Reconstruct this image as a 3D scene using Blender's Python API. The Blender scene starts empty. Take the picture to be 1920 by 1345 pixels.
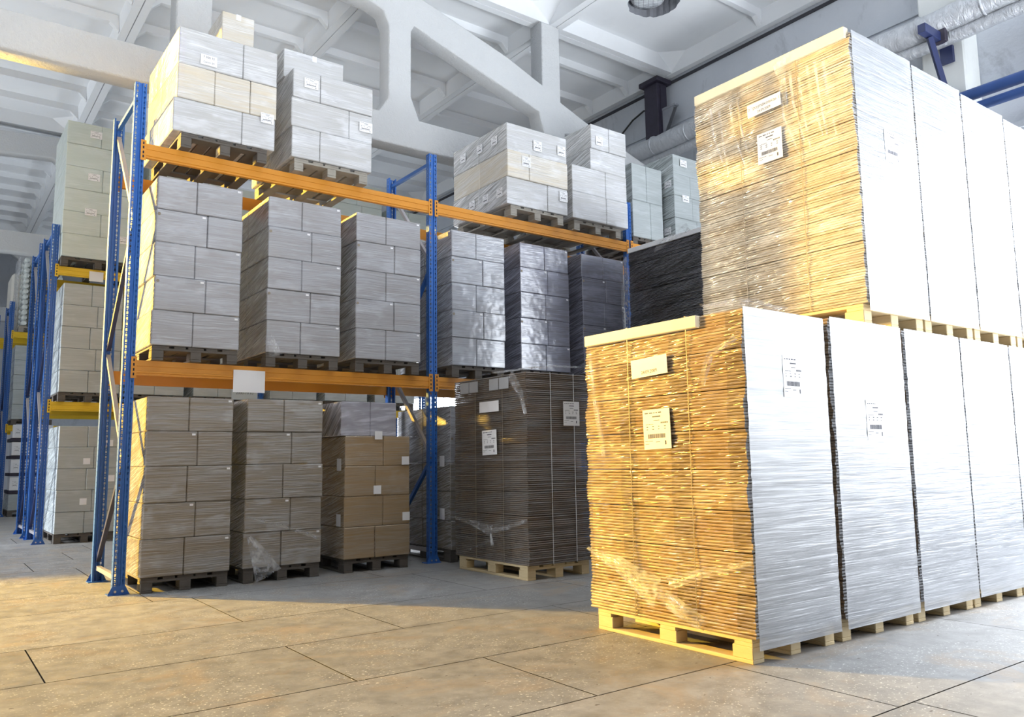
import bpy, math, random
from mathutils import Vector, Matrix
S = bpy.context.scene
COL = S.collection
PI = math.pi

# ------------------------------------------------------------------ camera
F_PX, YAW, PITCH, ROLL = 1508.5, 0.6361, 0.1244, -0.0139
fwd = Vector((math.sin(YAW)*math.cos(PITCH), math.cos(YAW)*math.cos(PITCH), math.sin(PITCH)))
rgt = Vector((math.cos(YAW), -math.sin(YAW), 0)); upv = rgt.cross(fwd)
c_, s_ = math.cos(ROLL), math.sin(ROLL)
R2, U2 = c_*rgt + s_*upv, -s_*rgt + c_*upv
cd = bpy.data.cameras.new('camera'); cam = bpy.data.objects.new('camera', cd); COL.objects.link(cam)
m = Matrix((R2, U2, -fwd)).transposed().to_4x4(); m.translation = Vector((-1.449, -7.595, 1.092))
cam.matrix_world = m
cd.sensor_fit = 'HORIZONTAL'; cd.sensor_width = 36; cd.lens = 36*F_PX/1920; cd.clip_end = 200
S.camera = cam

# ------------------------------------------------------------------ light and exposure
S.view_settings.view_transform = 'Standard'; S.view_settings.look = 'None'
S.view_settings.gamma = 1; S.view_settings.use_curve_mapping = False
S.view_settings.exposure = 0.0
try:
    S.cycles.use_denoising = True
    S.cycles.max_bounces = 8; S.cycles.transparent_max_bounces = 12
    S.cycles.sample_clamp_indirect = 6
except Exception: pass
w = bpy.data.worlds.new('world'); S.world = w; w.use_nodes = True
w.node_tree.nodes['Background'].inputs[0].default_value = (.80, .88, 1, 1)
w.node_tree.nodes['Background'].inputs[1].default_value = 0.22

def look(o, src, dst):
    o.location = src; o.rotation_euler = (Vector(dst)-Vector(src)).to_track_quat('-Z', 'Y').to_euler()
ld = bpy.data.lights.new('warm_lamp', 'SPOT'); lo = bpy.data.objects.new('warm_lamp', ld); COL.objects.link(lo)
ld.energy = 50000; ld.color = (1, .61, .075); ld.spot_size = math.radians(29.5); ld.spot_blend = .12
ld.shadow_soft_size = .22
look(lo, (-9.2, 11.3, 5.35), (2.1, -5.4, 1.7))
l2 = bpy.data.lights.new('upper_bale_fill', 'SPOT'); lo2 = bpy.data.objects.new('upper_bale_fill', l2); COL.objects.link(lo2)  # added warm spot aimed at the upper corner bale alone, no known lamp
l2.energy = 12500; l2.color = (1, .80, .50); l2.spot_size = math.radians(12); l2.spot_blend = .5; l2.shadow_soft_size = .2
look(lo2, (-9.9, 9.9, 5.0), (3.45, -4.2, 3.15))
# daylight falling in through the big gate opening in the right wall
gd = bpy.data.lights.new('gate_daylight', 'AREA'); go = bpy.data.objects.new('gate_daylight', gd); COL.objects.link(go)
gd.shape = 'RECTANGLE'; gd.size = 5.0; gd.size_y = 5.0; gd.energy = 720; gd.color = (.86, .92, 1)
look(go, (9.9, -8.6, 3.0), (2.5, -7.4, 0))
sk = bpy.data.lights.new('right_floor_fill', 'AREA'); so = bpy.data.objects.new('right_floor_fill', sk); COL.objects.link(so)  # added overhead fill that brightens the floor in front of the row
sk.shape = 'RECTANGLE'; sk.size = 6; sk.size_y = 2.5; sk.energy = 1250; sk.spread = math.radians(62); sk.color = (.88, .93, 1)
look(so, (6.0, -9.3, 8.1), (5.6, -9.0, 0))
# upward fills added to brighten the ceiling, and the left side daylight itself
for nm, src, dst, en, sz, sp in (('gate_ceiling_fill', (9.3, -8.6, .5), (5.5, -4.0, 8.2), 800, (4.8, 2.4), 100),
                                 ('left_ceiling_fill', (-.5, -9.5, .3), (-.2, -3.5, 8.2), 1250, (9, 5), 105),
                                 ('aisle_ceiling_fill', (-8, 10, .3), (-3.5, 9, 8.2), 1150, (4, 14), 120),
                                 ('left_daylight', (-11, 6.5, 4), (-2.0, 4.6, 0), 420, (6, 3), 60)):
    a_ = bpy.data.lights.new(nm, 'AREA'); ao = bpy.data.objects.new(nm, a_); COL.objects.link(ao)
    a_.shape = 'RECTANGLE'; a_.size, a_.size_y = sz; a_.energy = en; a_.spread = math.radians(sp); a_.color = (.90, .95, 1); look(ao, src, dst)

# ------------------------------------------------------------------ materials
MATS = {}
def nt(name):
    mt = bpy.data.materials.new(name); mt.use_nodes = True
    t = mt.node_tree; b = t.nodes['Principled BSDF']; MATS[name] = mt
    return mt, t, b
def N(t, typ, **kw):
    n = t.nodes.new(typ)
    for k, v in kw.items(): setattr(n, k, v)
    return n
def lk(t, a, b): t.links.new(a, b)
def mapped(t, scale, rot=(0,0,0), obj=False):
    if obj: src = N(t, 'ShaderNodeTexCoord').outputs['Object']
    else: src = N(t, 'ShaderNodeNewGeometry').outputs['Position']
    mp = N(t, 'ShaderNodeMapping'); mp.inputs['Scale'].default_value = scale; mp.inputs['Rotation'].default_value = rot
    lk(t, src, mp.inputs[0]); return mp.outputs[0]
def noise(t, vec, scale=1, detail=3, rough=.55, dist=0):
    n = N(t, 'ShaderNodeTexNoise'); n.inputs['Scale'].default_value = scale; n.inputs['Detail'].default_value = detail
    n.inputs['Roughness'].default_value = rough; n.inputs['Distortion'].default_value = dist
    lk(t, vec, n.inputs['Vector']); return n.outputs[0]
def ramp(t, fac, stops):
    r = N(t, 'ShaderNodeValToRGB'); e = r.color_ramp.elements
    e[0].position, e[0].color = stops[0][0], tuple(stops[0][1])+(1,)
    e[1].position, e[1].color = stops[-1][0], tuple(stops[-1][1])+(1,)
    for p, c in stops[1:-1]:
        x = e.new(p); x.color = tuple(c)+(1,)
    lk(t, fac, r.inputs[0]); return r.outputs[0]
def mixc(t, fac, a, b, mode='MIX'):
    n = N(t, 'ShaderNodeMix', data_type='RGBA', blend_type=mode)
    for s, v in ((n.inputs[0], fac), (n.inputs[6], a), (n.inputs[7], b)):
        if hasattr(v, 'is_linked'): lk(t, v, s)
        elif isinstance(v, tuple): s.default_value = tuple(v)+(1,)
        else: s.default_value = v
    return n.outputs[2]
def mth(t, op, a, b=0., c=0.):
    n = N(t, 'ShaderNodeMath', operation=op)
    for i, v in enumerate((a, b, c)):
        if hasattr(v, 'is_linked'): lk(t, v, n.inputs[i])
        else: n.inputs[i].default_value = v
    return n.outputs[0]
def bump(t, h, strength, dist, normal=None):
    n = N(t, 'ShaderNodeBump'); n.inputs['Strength'].default_value = strength; n.inputs['Distance'].default_value = dist
    lk(t, h, n.inputs['Height'])
    if normal: lk(t, normal, n.inputs['Normal'])
    return n.outputs[0]
g3 = lambda v: (v, v, v)

def simple(name, col, rough=.6, metal=0, var=.12, vs=(3,3,3), spec=.5, bs=0.0):
    mt, t, b = nt(name)
    n = noise(t, mapped(t, vs), 1, 4)
    c = mixc(t, n, tuple(x*(1-var) for x in col), tuple(min(1, x*(1+var)) for x in col))
    lk(t, c, b.inputs['Base Color']); b.inputs['Roughness'].default_value = rough
    b.inputs['Metallic'].default_value = metal; b.inputs['Specular IOR Level'].default_value = spec
    if bs: lk(t, bump(t, n, bs, .01), b.inputs['Normal'])
    return mt

def wrap(name, card, film, haze, coat=1.0, crough=.14, bs=.5, fz=80, hv=.3, tilt=.05, ln=.5, band=0, ior=1.6, bd=.02, sidef=1.):
    """cardboard under stretch film: streaked haze, glints painted in as streaks + glossy wrinkled coat"""
    mt, t, b = nt(name)
    g = N(t, 'ShaderNodeNewGeometry'); sx = N(t, 'ShaderNodeSeparateXYZ'); lk(t, g.outputs['Position'], sx.inputs[0])
    zz = mth(t, 'MULTIPLY_ADD', sx.outputs[0], -tilt*.3, sx.outputs[2]); zz = mth(t, 'MULTIPLY_ADD', sx.outputs[1], tilt*2.4, zz)
    wob = noise(t, mapped(t, (2.4, 2.4, 2.4)), 1, 2)
    zz = mth(t, 'MULTIPLY_ADD', wob, .035, zz)
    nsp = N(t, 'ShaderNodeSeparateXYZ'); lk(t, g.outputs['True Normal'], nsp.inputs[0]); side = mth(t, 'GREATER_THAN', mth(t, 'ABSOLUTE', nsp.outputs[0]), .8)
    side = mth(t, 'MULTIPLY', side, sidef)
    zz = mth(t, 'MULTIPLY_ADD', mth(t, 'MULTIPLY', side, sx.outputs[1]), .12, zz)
    cb = N(t, 'ShaderNodeCombineXYZ'); lk(t, sx.outputs[0], cb.inputs[0]); lk(t, sx.outputs[1], cb.inputs[1]); lk(t, zz, cb.inputs[2])
    def streak(sc, det=2, loc=0):
        mp = N(t, 'ShaderNodeMapping'); mp.inputs['Scale'].default_value = sc; mp.inputs['Location'].default_value = (loc, loc, loc); lk(t, cb.outputs[0], mp.inputs[0])
        return noise(t, mp.outputs[0], 1, det, .6)
    def sm(v, a, c, o=1.):
        k = N(t, 'ShaderNodeMapRange', interpolation_type='SMOOTHSTEP'); lk(t, v, k.inputs[0])
        k.inputs[1].default_value = a; k.inputs[2].default_value = c; k.inputs[3].default_value = 0; k.inputs[4].default_value = o; return k.outputs[0]
    A = streak((2.2, 2.2, fz)); B = streak((1.0, 1.0, 7), 3, 7); D = streak((3.4, 3.4, fz*2.1), 2, 3)
    AB = mth(t, 'MULTIPLY_ADD', A, .5, mth(t, 'MULTIPLY', B, .5))
    hz = N(t, 'ShaderNodeMapRange'); lk(t, AB, hz.inputs[0])
    hz.inputs[1].default_value = .40; hz.inputs[2].default_value = .60
    hz.inputs[3].default_value = max(0, haze-hv); hz.inputs[4].default_value = min(1, haze+hv)
    blot = noise(t, mapped(t, (1.7, 1.7, 1.7)), 1, 3)
    cc = mixc(t, blot, tuple(x*.78 for x in card), tuple(min(1, x*1.2) for x in card))
    if band:                                       # flaps of the folded cartons show as darker upright zones
        fr = mth(t, 'FRACT', mth(t, 'MULTIPLY_ADD', sx.outputs[1], 2.35, .42)); fx = mth(t, 'FRACT', mth(t, 'MULTIPLY', sx.outputs[0], 2.6))
        dk = mth(t, 'MAXIMUM', mth(t, 'LESS_THAN', fr, .34), mth(t, 'MULTIPLY', mth(t, 'LESS_THAN', fx, .2), 0))
        cc = mixc(t, mth(t, 'MULTIPLY', dk, band), cc, tuple(x*.45 for x in card))
    c = mixc(t, hz.outputs[0], cc, film)
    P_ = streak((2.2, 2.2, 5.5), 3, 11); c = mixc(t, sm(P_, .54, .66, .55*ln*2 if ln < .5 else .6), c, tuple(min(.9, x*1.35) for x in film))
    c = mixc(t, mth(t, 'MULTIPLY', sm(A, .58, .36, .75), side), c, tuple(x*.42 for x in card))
    c = mixc(t, mth(t, 'MULTIPLY', sm(D, .50, .60, .8), mth(t, 'MULTIPLY', side, sm(B, .34, .55))), c, tuple(min(.9, x*1.9) for x in film))  # side faces: stronger dark and pale glint streaks painted into the colour
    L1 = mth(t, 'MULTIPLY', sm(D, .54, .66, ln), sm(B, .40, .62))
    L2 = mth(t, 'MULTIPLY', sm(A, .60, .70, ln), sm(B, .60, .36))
    c = mixc(t, mth(t, 'MAXIMUM', L1, L2), c, tuple(min(.92, x*1.65) for x in film))  # film highlights painted into the colour as thin pale lines
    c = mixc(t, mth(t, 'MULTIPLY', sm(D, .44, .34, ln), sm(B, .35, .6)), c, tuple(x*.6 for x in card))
    lk(t, c, b.inputs['Base Color'])
    b.inputs['Roughness'].default_value = .6
    b.inputs['Coat Weight'].default_value = coat; b.inputs['Coat Roughness'].default_value = crough; b.inputs['Coat IOR'].default_value = ior
    h = mth(t, 'MULTIPLY_ADD', D, .4, A)
    nn = bump(t, h, bs, bd)
    nn2 = bump(t, noise(t, mapped(t, (4, 4, 5)), 1, 2), .22, .06, nn)
    lk(t, nn2, b.inputs['Coat Normal'])
    lk(t, bump(t, h, bs*.5, .01), b.inputs['Normal'])
    return mt

TAN = (.42, .27, .13)
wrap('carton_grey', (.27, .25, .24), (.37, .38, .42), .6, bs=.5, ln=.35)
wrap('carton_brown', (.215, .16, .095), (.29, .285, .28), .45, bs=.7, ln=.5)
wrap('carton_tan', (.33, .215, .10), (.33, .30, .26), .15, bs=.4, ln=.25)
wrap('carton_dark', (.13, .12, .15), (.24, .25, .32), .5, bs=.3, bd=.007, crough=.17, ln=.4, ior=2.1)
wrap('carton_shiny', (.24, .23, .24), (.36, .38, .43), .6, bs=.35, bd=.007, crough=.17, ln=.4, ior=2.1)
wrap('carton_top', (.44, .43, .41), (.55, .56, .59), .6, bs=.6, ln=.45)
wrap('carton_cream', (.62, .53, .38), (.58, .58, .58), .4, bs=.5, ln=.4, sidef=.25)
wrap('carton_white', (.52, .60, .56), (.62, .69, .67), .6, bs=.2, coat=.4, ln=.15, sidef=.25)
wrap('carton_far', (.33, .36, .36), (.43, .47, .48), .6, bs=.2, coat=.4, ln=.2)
wrap('sheets_gold', (.31, .19, .085), (.46, .36, .24), .2, bs=.9, fz=55, crough=.16, band=.8, ln=.6, sidef=0)
wrap('sheets_pale', (.45, .36, .25), (.60, .57, .51), .4, bs=.9, fz=55, crough=.16, band=.35, ln=.6, sidef=0)
wrap('sheets_film', (.20, .195, .19), (.36, .375, .41), .7, bs=.9, fz=55, crough=.12, ln=.6)
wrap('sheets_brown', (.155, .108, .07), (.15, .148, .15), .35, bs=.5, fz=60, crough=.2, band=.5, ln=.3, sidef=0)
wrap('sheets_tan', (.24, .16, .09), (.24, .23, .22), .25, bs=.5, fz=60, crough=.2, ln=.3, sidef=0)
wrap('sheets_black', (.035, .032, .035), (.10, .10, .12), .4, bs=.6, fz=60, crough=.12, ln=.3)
wrap('silver_film', (.24, .23, .27), (.42, .42, .48), .5, bs=.9, fz=14, crough=.08, tilt=.3, ln=.6)

def film_mat(name, alpha, col=(.86, .88, .92)):
    mt, t, b = nt(name)
    b.inputs['Base Color'].default_value = tuple(col)+(1,)
    b.inputs['Roughness'].default_value = .15; b.inputs['Coat Weight'].default_value = .5
    n = noise(t, mapped(t, (14, 14, 14)), 1, 2)
    lk(t, bump(t, n, .5, .02), b.inputs['Normal'])
    a = N(t, 'ShaderNodeMapRange'); lk(t, n, a.inputs[0]); a.inputs[1].default_value = .35; a.inputs[2].default_value = .65
    a.inputs[3].default_value = alpha*.3; a.inputs[4].default_value = min(1, alpha*1.5)
    lk(t, a.outputs[0], b.inputs['Alpha'])
    return mt
def skin_mat():
    mt, t, b = nt('skin_film')
    b.inputs['Base Color'].default_value = (.30, .315, .34, 1); b.inputs['Roughness'].default_value = .5; b.inputs['Coat IOR'].default_value = 1.7
    b.inputs['Coat Weight'].default_value = 1; b.inputs['Coat Roughness'].default_value = .2
    A = noise(t, mapped(t, (1.6, 1.6, 38), (.03, .04, 0)), 1, 3, .6, .3); B = noise(t, mapped(t, (1.5, 1.5, 2.6)), 1, 3); D = noise(t, mapped(t, (3, 3, 130), (.03, .04, 0)), 1, 2)
    h = mth(t, 'MULTIPLY_ADD', D, .3, A)
    nn = bump(t, h, .5, .012); lk(t, nn, b.inputs['Coat Normal']); lk(t, bump(t, h, .3, .006), b.inputs['Normal'])
    v = mth(t, 'MULTIPLY_ADD', A, .45, mth(t, 'MULTIPLY_ADD', B, .35, mth(t, 'MULTIPLY', D, .2)))
    a = N(t, 'ShaderNodeMapRange'); lk(t, v, a.inputs[0]); a.inputs[1].default_value = .40; a.inputs[2].default_value = .62
    a.inputs[3].default_value = .66; a.inputs[4].default_value = .98; lk(t, a.outputs[0], b.inputs['Alpha'])
skin_mat()
film_mat('clear_film', .24); film_mat('thick_film', .38)

def wood(name, a, c):
    mt, t, b = nt(name)
    n = noise(t, mapped(t, (9, 9, 40)), 1, 4, .6); n2 = noise(t, mapped(t, (3, 3, 3)), 1, 3)
    lk(t, mixc(t, mth(t, 'MULTIPLY_ADD', n, .6, mth(t, 'MULTIPLY', n2, .4)), a, c), b.inputs['Base Color'])
    b.inputs['Roughness'].default_value = .75; lk(t, bump(t, n, .3, .004), b.inputs['Normal'])
wood('pallet_new', (.50, .38, .20), (.78, .64, .40))
wood('pallet_old', (.06, .052, .045), (.15, .13, .11))
wood('pallet_grey', (.16, .145, .12), (.46, .43, .38))

def post_mat(name, col):
    mt, t, b = nt(name)
    tc = N(t, 'ShaderNodeTexCoord'); s = N(t, 'ShaderNodeSeparateXYZ'); lk(t, tc.outputs['Object'], s.inputs[0])
    ax = mth(t, 'ABSOLUTE', s.outputs[0])
    zf = mth(t, 'FRACT', mth(t, 'MULTIPLY', s.outputs[2], 1/.05))
    def band(v, c, h): return mth(t, 'LESS_THAN', mth(t, 'ABSOLUTE', mth(t, 'SUBTRACT', v, c)), h)
    big = mth(t, 'MULTIPLY', band(zf, .3, .24), band(ax, .031, .0075))
    sml = mth(t, 'MULTIPLY', band(zf, .8, .09), band(ax, .031, .0045))
    front = mth(t, 'LESS_THAN', mth(t, 'ABSOLUTE', s.outputs[1]), .006)
    hole = mth(t, 'MULTIPLY', mth(t, 'MAXIMUM', big, sml), front)
    sb = mth(t, 'MULTIPLY', mth(t, 'MULTIPLY', band(zf, .5, .12), mth(t, 'GREATER_THAN', ax, .044)), band(mth(t, 'ABSOLUTE', s.outputs[1]), .042, .006))
    hole = mth(t, 'MAXIMUM', hole, sb)
    lk(t, mth(t, 'SUBTRACT', 1, hole), b.inputs['Alpha'])
    n = noise(t, mapped(t, (8, 8, 2)), 1, 4)
    lk(t, mixc(t, n, tuple(x*.85 for x in col), tuple(min(1, x*1.15) for x in col)), b.inputs['Base Color'])
    b.inputs['Roughness'].default_value = .38
    return mt
BLUE = (.03, .13, .44)
post_mat('post_blue', BLUE)
simple('blue_paint', BLUE, .38)
simple('blue_dark', (.02, .03, .10), .4)
simple('blue_pipe_paint', (.06, .13, .38), .4)
simple('orange_paint', (.66, .27, .025), .45, var=.1)
simple('yellow_paint', (.80, .52, .02), .45, var=.1)
simple('brace_metal', (.42, .40, .42), .35, metal=.3)
simple('bolt_metal', (.6, .6, .62), .3, metal=.9)
simple('dark_hole', (.01, .012, .03), .9)
simple('paper', (.86, .86, .88), .7, var=.03)
simple('grey_card', (.48, .55, .60), .7, var=.03)
simple('print_ink', (.10, .10, .12), .8)
simple('pale_board', (.78, .70, .52), .6, var=.08)
simple('strap_plastic', (.24, .20, .15), .4)
simple('strap_clear', (.75, .76, .78), .3)
simple('sticker_grey', (.42, .43, .45), .7)
simple('cable_black', (.03, .03, .03), .5)
simple('rebar', (.12, .11, .10), .6, metal=.4)
simple('bottle_plastic', (.66, .70, .68), .12, var=.1)
simple('fabric_cover', (.66, .64, .58), .8, bs=.4, vs=(8, 8, 8))
simple('soot_steel', (.035, .03, .05), .6, var=.4, vs=(8, 8, 8))
simple('green_board', (.30, .48, .34), .6)

def concrete(name, lo, hi, rough_bump=.25, sc=14, stain=.0, scol=(.16, .17, .2)):
    mt, t, b = nt(name)
    n = noise(t, mapped(t, (1, 1, 1)), 1.2, 5, .6); f = noise(t, mapped(t, (1, 1, 1)), sc, 6, .65)
    c = mixc(t, n, lo, hi)
    if stain:
        st = noise(t, mapped(t, (1.1, 1.1, .45)), 1.3, 6, .7, .6)
        k = N(t, 'ShaderNodeMapRange'); lk(t, st, k.inputs[0]); k.inputs[1].default_value = .56; k.inputs[2].default_value = .74
        k.inputs[3].default_value = 0; k.inputs[4].default_value = stain
        c = mixc(t, k.outputs[0], c, scol)
    lk(t, c, b.inputs['Base Color']); b.inputs['Roughness'].default_value = .9
    b.inputs['Specular IOR Level'].default_value = .25
    lk(t, bump(t, f, rough_bump, .02), b.inputs['Normal'])
    return mt
concrete('white_plaster', (.74, .76, .79), (.82, .84, .86), .08, 6, .06)
concrete('rough_plaster', (.56, .575, .59), (.68, .69, .70), 1.0, 22, .1, (.45, .45, .47))
concrete('wall_paint', (.50, .53, .58), (.64, .67, .72), .35, 10, .65)
concrete('column_paint', (.70, .72, .72), (.80, .82, .80), .2, 10, .12)
concrete('sooty_concrete', (.10, .10, .12), (.42, .44, .48), .9, 9, .5)

def floor_mat():
    mt, t, b = nt('floor_concrete')
    n1 = noise(t, mapped(t, (.8, .8, .8)), 1, 6, .6, .3); n2 = noise(t, mapped(t, (1, 1, 1)), 7, 6, .7); n3 = noise(t, mapped(t, (1, 1, 1)), 55, 3, .6)
    at = N(t, 'ShaderNodeAttribute', attribute_name='tone')
    c = mixc(t, n1, (.18, .176, .165), (.27, .265, .255))
    c = mixc(t, .4, c, ramp(t, n2, [(.3, g3(.12)), (.62, g3(.46))]))
    c = mixc(t, 1.0, c, at.outputs['Color'], 'MULTIPLY')
    flk = ramp(t, n3, [(.60, g3(0)), (.66, g3(1))])
    patch = ramp(t, noise(t, mapped(t, (1, 1, 1)), 1.6, 3), [(.42, g3(0)), (.58, g3(1))])
    f2 = N(t, 'ShaderNodeMix', data_type='RGBA', blend_type='MULTIPLY'); f2.inputs[0].default_value = 1
    lk(t, flk, f2.inputs[6]); lk(t, patch, f2.inputs[7])
    c = mixc(t, f2.outputs[2], c, (.60, .60, .57))
    dk = ramp(t, noise(t, mapped(t, (1, 1.6, 1)), 23, 2, .5), [(.27, g3(1)), (.30, g3(0))])
    c = mixc(t, dk, c, (.10, .09, .08))
    br = ramp(t, noise(t, mapped(t, (1, 1.4, 1)), 1.3, 6, .7, 1), [(.52, g3(0)), (.70, g3(.55))])
    c = mixc(t, br, c, (.34, .25, .16))
    lk(t, c, b.inputs['Base Color'])
    lk(t, ramp(t, n2, [(.3, g3(.42)), (.7, g3(.62))]), b.inputs['Roughness'])
    b.inputs['Specular IOR Level'].default_value = .35
    lk(t, bump(t, n2, .12, .01), b.inputs['Normal'])
floor_mat()
simple('joint_dirt', (.07, .065, .06), .95)

def foil():
    mt, t, b = nt('foil_wrap')
    n = noise(t, mapped(t, (4, 9, 4)), 2, 5, .7, .5)
    lk(t, mixc(t, n, (.42, .44, .48), (.75, .77, .80)), b.inputs['Base Color'])
    b.inputs['Metallic'].default_value = .5; b.inputs['Roughness'].default_value = .38
    lk(t, bump(t, n, .8, .04), b.inputs['Normal'])
foil()
def mesh_duct():
    mt, t, b = nt('wire_glass')
    tc = N(t, 'ShaderNodeTexCoord'); s = N(t, 'ShaderNodeSeparateXYZ'); lk(t, tc.outputs['Object'], s.inputs[0])
    def line(sgn):
        v = mth(t, 'MULTIPLY_ADD', s.outputs[1], sgn, s.outputs[0])
        fr = mth(t, 'FRACT', mth(t, 'MULTIPLY', v, 9.)); return mth(t, 'LESS_THAN', fr, .07)
    ln = mth(t, 'MAXIMUM', line(1), line(-1))
    n = noise(t, mapped(t, (3, 3, 3)), 2, 6, .7)
    c = ramp(t, n, [(.35, (.10, .11, .14)), (.5, (.55, .58, .62)), (.7, (.8, .82, .84))])
    lk(t, mixc(t, ln, c, (.15, .16, .18)), b.inputs['Base Color']); b.inputs['Roughness'].default_value = .4
mesh_duct()
def emit(name, col, st):
    mt, t, b = nt(name)
    b.inputs['Base Color'].default_value = (.8, .85, .9, 1); b.inputs['Emission Color'].default_value = tuple(col)+(1,)
    b.inputs['Emission Strength'].default_value = st
emit('window_glow', (.86, .93, 1), 14)

# ------------------------------------------------------------------ mesh helpers
class MB:
    def __init__(s): s.v = []; s.f = []; s.mi = []; s.m = []
    def mat(s, name):
        if name not in s.m: s.m.append(name)
        return s.m.index(name)
    def box(s, x0, x1, y0, y1, z0, z1, mat, bev=0.):
        i = len(s.v); k = s.mat(mat)
        if bev <= 0:
            s.v += [(x0,y0,z0),(x1,y0,z0),(x1,y1,z0),(x0,y1,z0),(x0,y0,z1),(x1,y0,z1),(x1,y1,z1),(x0,y1,z1)]
            for q in ((0,3,2,1),(4,5,6,7),(0,1,5,4),(1,2,6,5),(2,3,7,6),(3,0,4,7)):
                s.f.append(tuple(i+a for a in q)); s.mi.append(k)
            return s
        b = bev                                   # chamfered box: three vertices per corner
        X, Y, Z = (x0, x1), (y0, y1), (z0, z1); idx = {}
        for a in (0,1):
            for c in (0,1):
                for d in (0,1):
                    p = [X[a], Y[c], Z[d]]; sg = [1 if a == 0 else -1, 1 if c == 0 else -1, 1 if d == 0 else -1]
                    for ax in range(3):           # vertex lying on the face normal to ax
                        q = [p[j] + (0 if j == ax else sg[j]*b) for j in range(3)]
                        idx[(a,c,d,ax)] = len(s.v); s.v.append(tuple(q))
        def F(l): s.f.append(tuple(l)); s.mi.append(k)
        for v in (0,1):
            o = [(0,0),(1,0),(1,1),(0,1)]
            l0 = [idx[(v,p,q,0)] for p, q in o]; l1 = [idx[(p,v,q,1)] for p, q in o]; l2 = [idx[(p,q,v,2)] for p, q in o]
            F(l0 if v else l0[::-1]); F(l1[::-1] if v else l1); F(l2 if v else l2[::-1])
        for a in (0,1):
            for c in (0,1):
                F([idx[(a,c,0,0)], idx[(a,c,0,1)], idx[(a,c,1,1)], idx[(a,c,1,0)]])
                F([idx[(a,0,c,0)], idx[(a,0,c,2)], idx[(a,1,c,2)], idx[(a,1,c,0)]])
                F([idx[(0,a,c,1)], idx[(0,a,c,2)], idx[(1,a,c,2)], idx[(1,a,c,1)]])
                for d in (0,1): F([idx[(a,c,d,0)], idx[(a,c,d,1)], idx[(a,c,d,2)]])
        return s
    def quad(s, pts, mat):
        i = len(s.v); s.v += [tuple(p) for p in pts]; s.f.append(tuple(range(i, i+len(pts)))); s.mi.append(s.mat(mat)); return s
    def tube(s, pts, r, mat, n=10, cap=True):
        pts = [Vector(p) for p in pts]; k = s.mat(mat); base = len(s.v); L = len(pts)
        rs = r if isinstance(r, (list, tuple)) else [r]*L
        for i, p in enumerate(pts):
            d = (pts[min(i+1, L-1)]-pts[max(i-1, 0)]).normalized()
            a = d.orthogonal() if abs(d.z) > .95 else d.cross(Vector((0,0,1)))
            a.normalize(); b = d.cross(a)
            for j in range(n):
                th = 2*PI*j/n; s.v.append(tuple(p + rs[i]*(math.cos(th)*a + math.sin(th)*b)))
        for i in range(L-1):
            for j in range(n):
                s.f.append((base+i*n+j, base+i*n+(j+1)%n, base+(i+1)*n+(j+1)%n, base+(i+1)*n+j)); s.mi.append(k)
        if cap:
            s.f.append(tuple(base+j for j in range(n))); s.mi.append(k)
            s.f.append(tuple(base+(L-1)*n+j for j in range(n))[::-1]); s.mi.append(k)
        return s
    def mesh(s, name, smooth=False, fix=True):
        me = bpy.data.meshes.new(name); me.from_pydata(s.v, [], s.f)
        for mn in s.m: me.materials.append(MATS[mn])
        me.polygons.foreach_set('material_index', s.mi)
        if smooth: me.polygons.foreach_set('use_smooth', [True]*len(me.polygons))
        if fix:
            import bmesh
            bm = bmesh.new(); bm.from_mesh(me); bmesh.ops.recalc_face_normals(bm, faces=bm.faces); bm.to_mesh(me); bm.free()
        me.update(); return me
    def build(s, name, parent=None, loc=(0,0,0), smooth=False, fix=True):
        return link(s.mesh(name, smooth, fix), name, parent, loc)
def link(me, name, parent=None, loc=(0,0,0)):
    o = bpy.data.objects.new(name, me); COL.objects.link(o); o.parent = parent; o.location = loc; return o
def tag(o, label, cat, group=None, kind=None):
    o['label'] = label; o['category'] = cat
    if group: o['group'] = group
    if kind: o['kind'] = kind
    return o
def thing(name, loc, label, cat, group=None):
    o = bpy.data.objects.new(name, None); COL.objects.link(o); o.location = loc; o.empty_display_size = .2
    return tag(o, label, cat, group)
def structure(o): o['kind'] = 'structure'; return o

# ------------------------------------------------------------------ the hall
rnd = random.Random(5)
WX = 9.65
fl = MB(); tones = []
rows = []
y = 4.7
off = {0: .15, 1: .448, 2: 1.19, 3: .40, 4: 1.16, 5: 2.06, 6: .6}
ys = [0.35, -.565, -1.85+.0, -2.76, -3.75, -4.69, -5.64]
lines = [24, 23]
yy = .36
while yy < 24: lines.append(yy); yy += .935
lines = sorted(set(lines + [-.565, -1.85, -2.77, -3.75, -4.69, -5.64] + [-6.58-.94*i for i in range(12)] + [-1.2+.0]), reverse=True)
lines = [l for l in lines if l != -1.2]
xo = {-.565: .448, -1.85: -.85, -2.77: .40, -3.75: 1.16, -4.69: 2.06, .36: .15}
for i in range(len(lines)-1):
    a, b = lines[i+1], lines[i]
    o = xo.get(round(b, 3), rnd.uniform(0, 2))
    xx = o - 2.05*9
    while xx < 16:
        j = .004; fl.quad([(xx+j, a+j, 0), (xx+2.05-j, a+j, 0), (xx+2.05-j, b-j, 0), (xx+j, b-j, 0)], 'floor_concrete')
        tones.append(rnd.uniform(.88, 1.06)); xx += 2.05
fl.quad([(-19, -17, -.012), (19, -17, -.012), (19, 26, -.012), (-19, 26, -.012)], 'joint_dirt'); tones.append(1)
me = fl.mesh('floor', fix=False)
at = me.attributes.new('tone', 'FLOAT_COLOR', 'FACE')
at.data.foreach_set('color', [c for t_ in tones for c in (t_, t_, t_, 1)])
structure(link(me, 'floor'))

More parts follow.
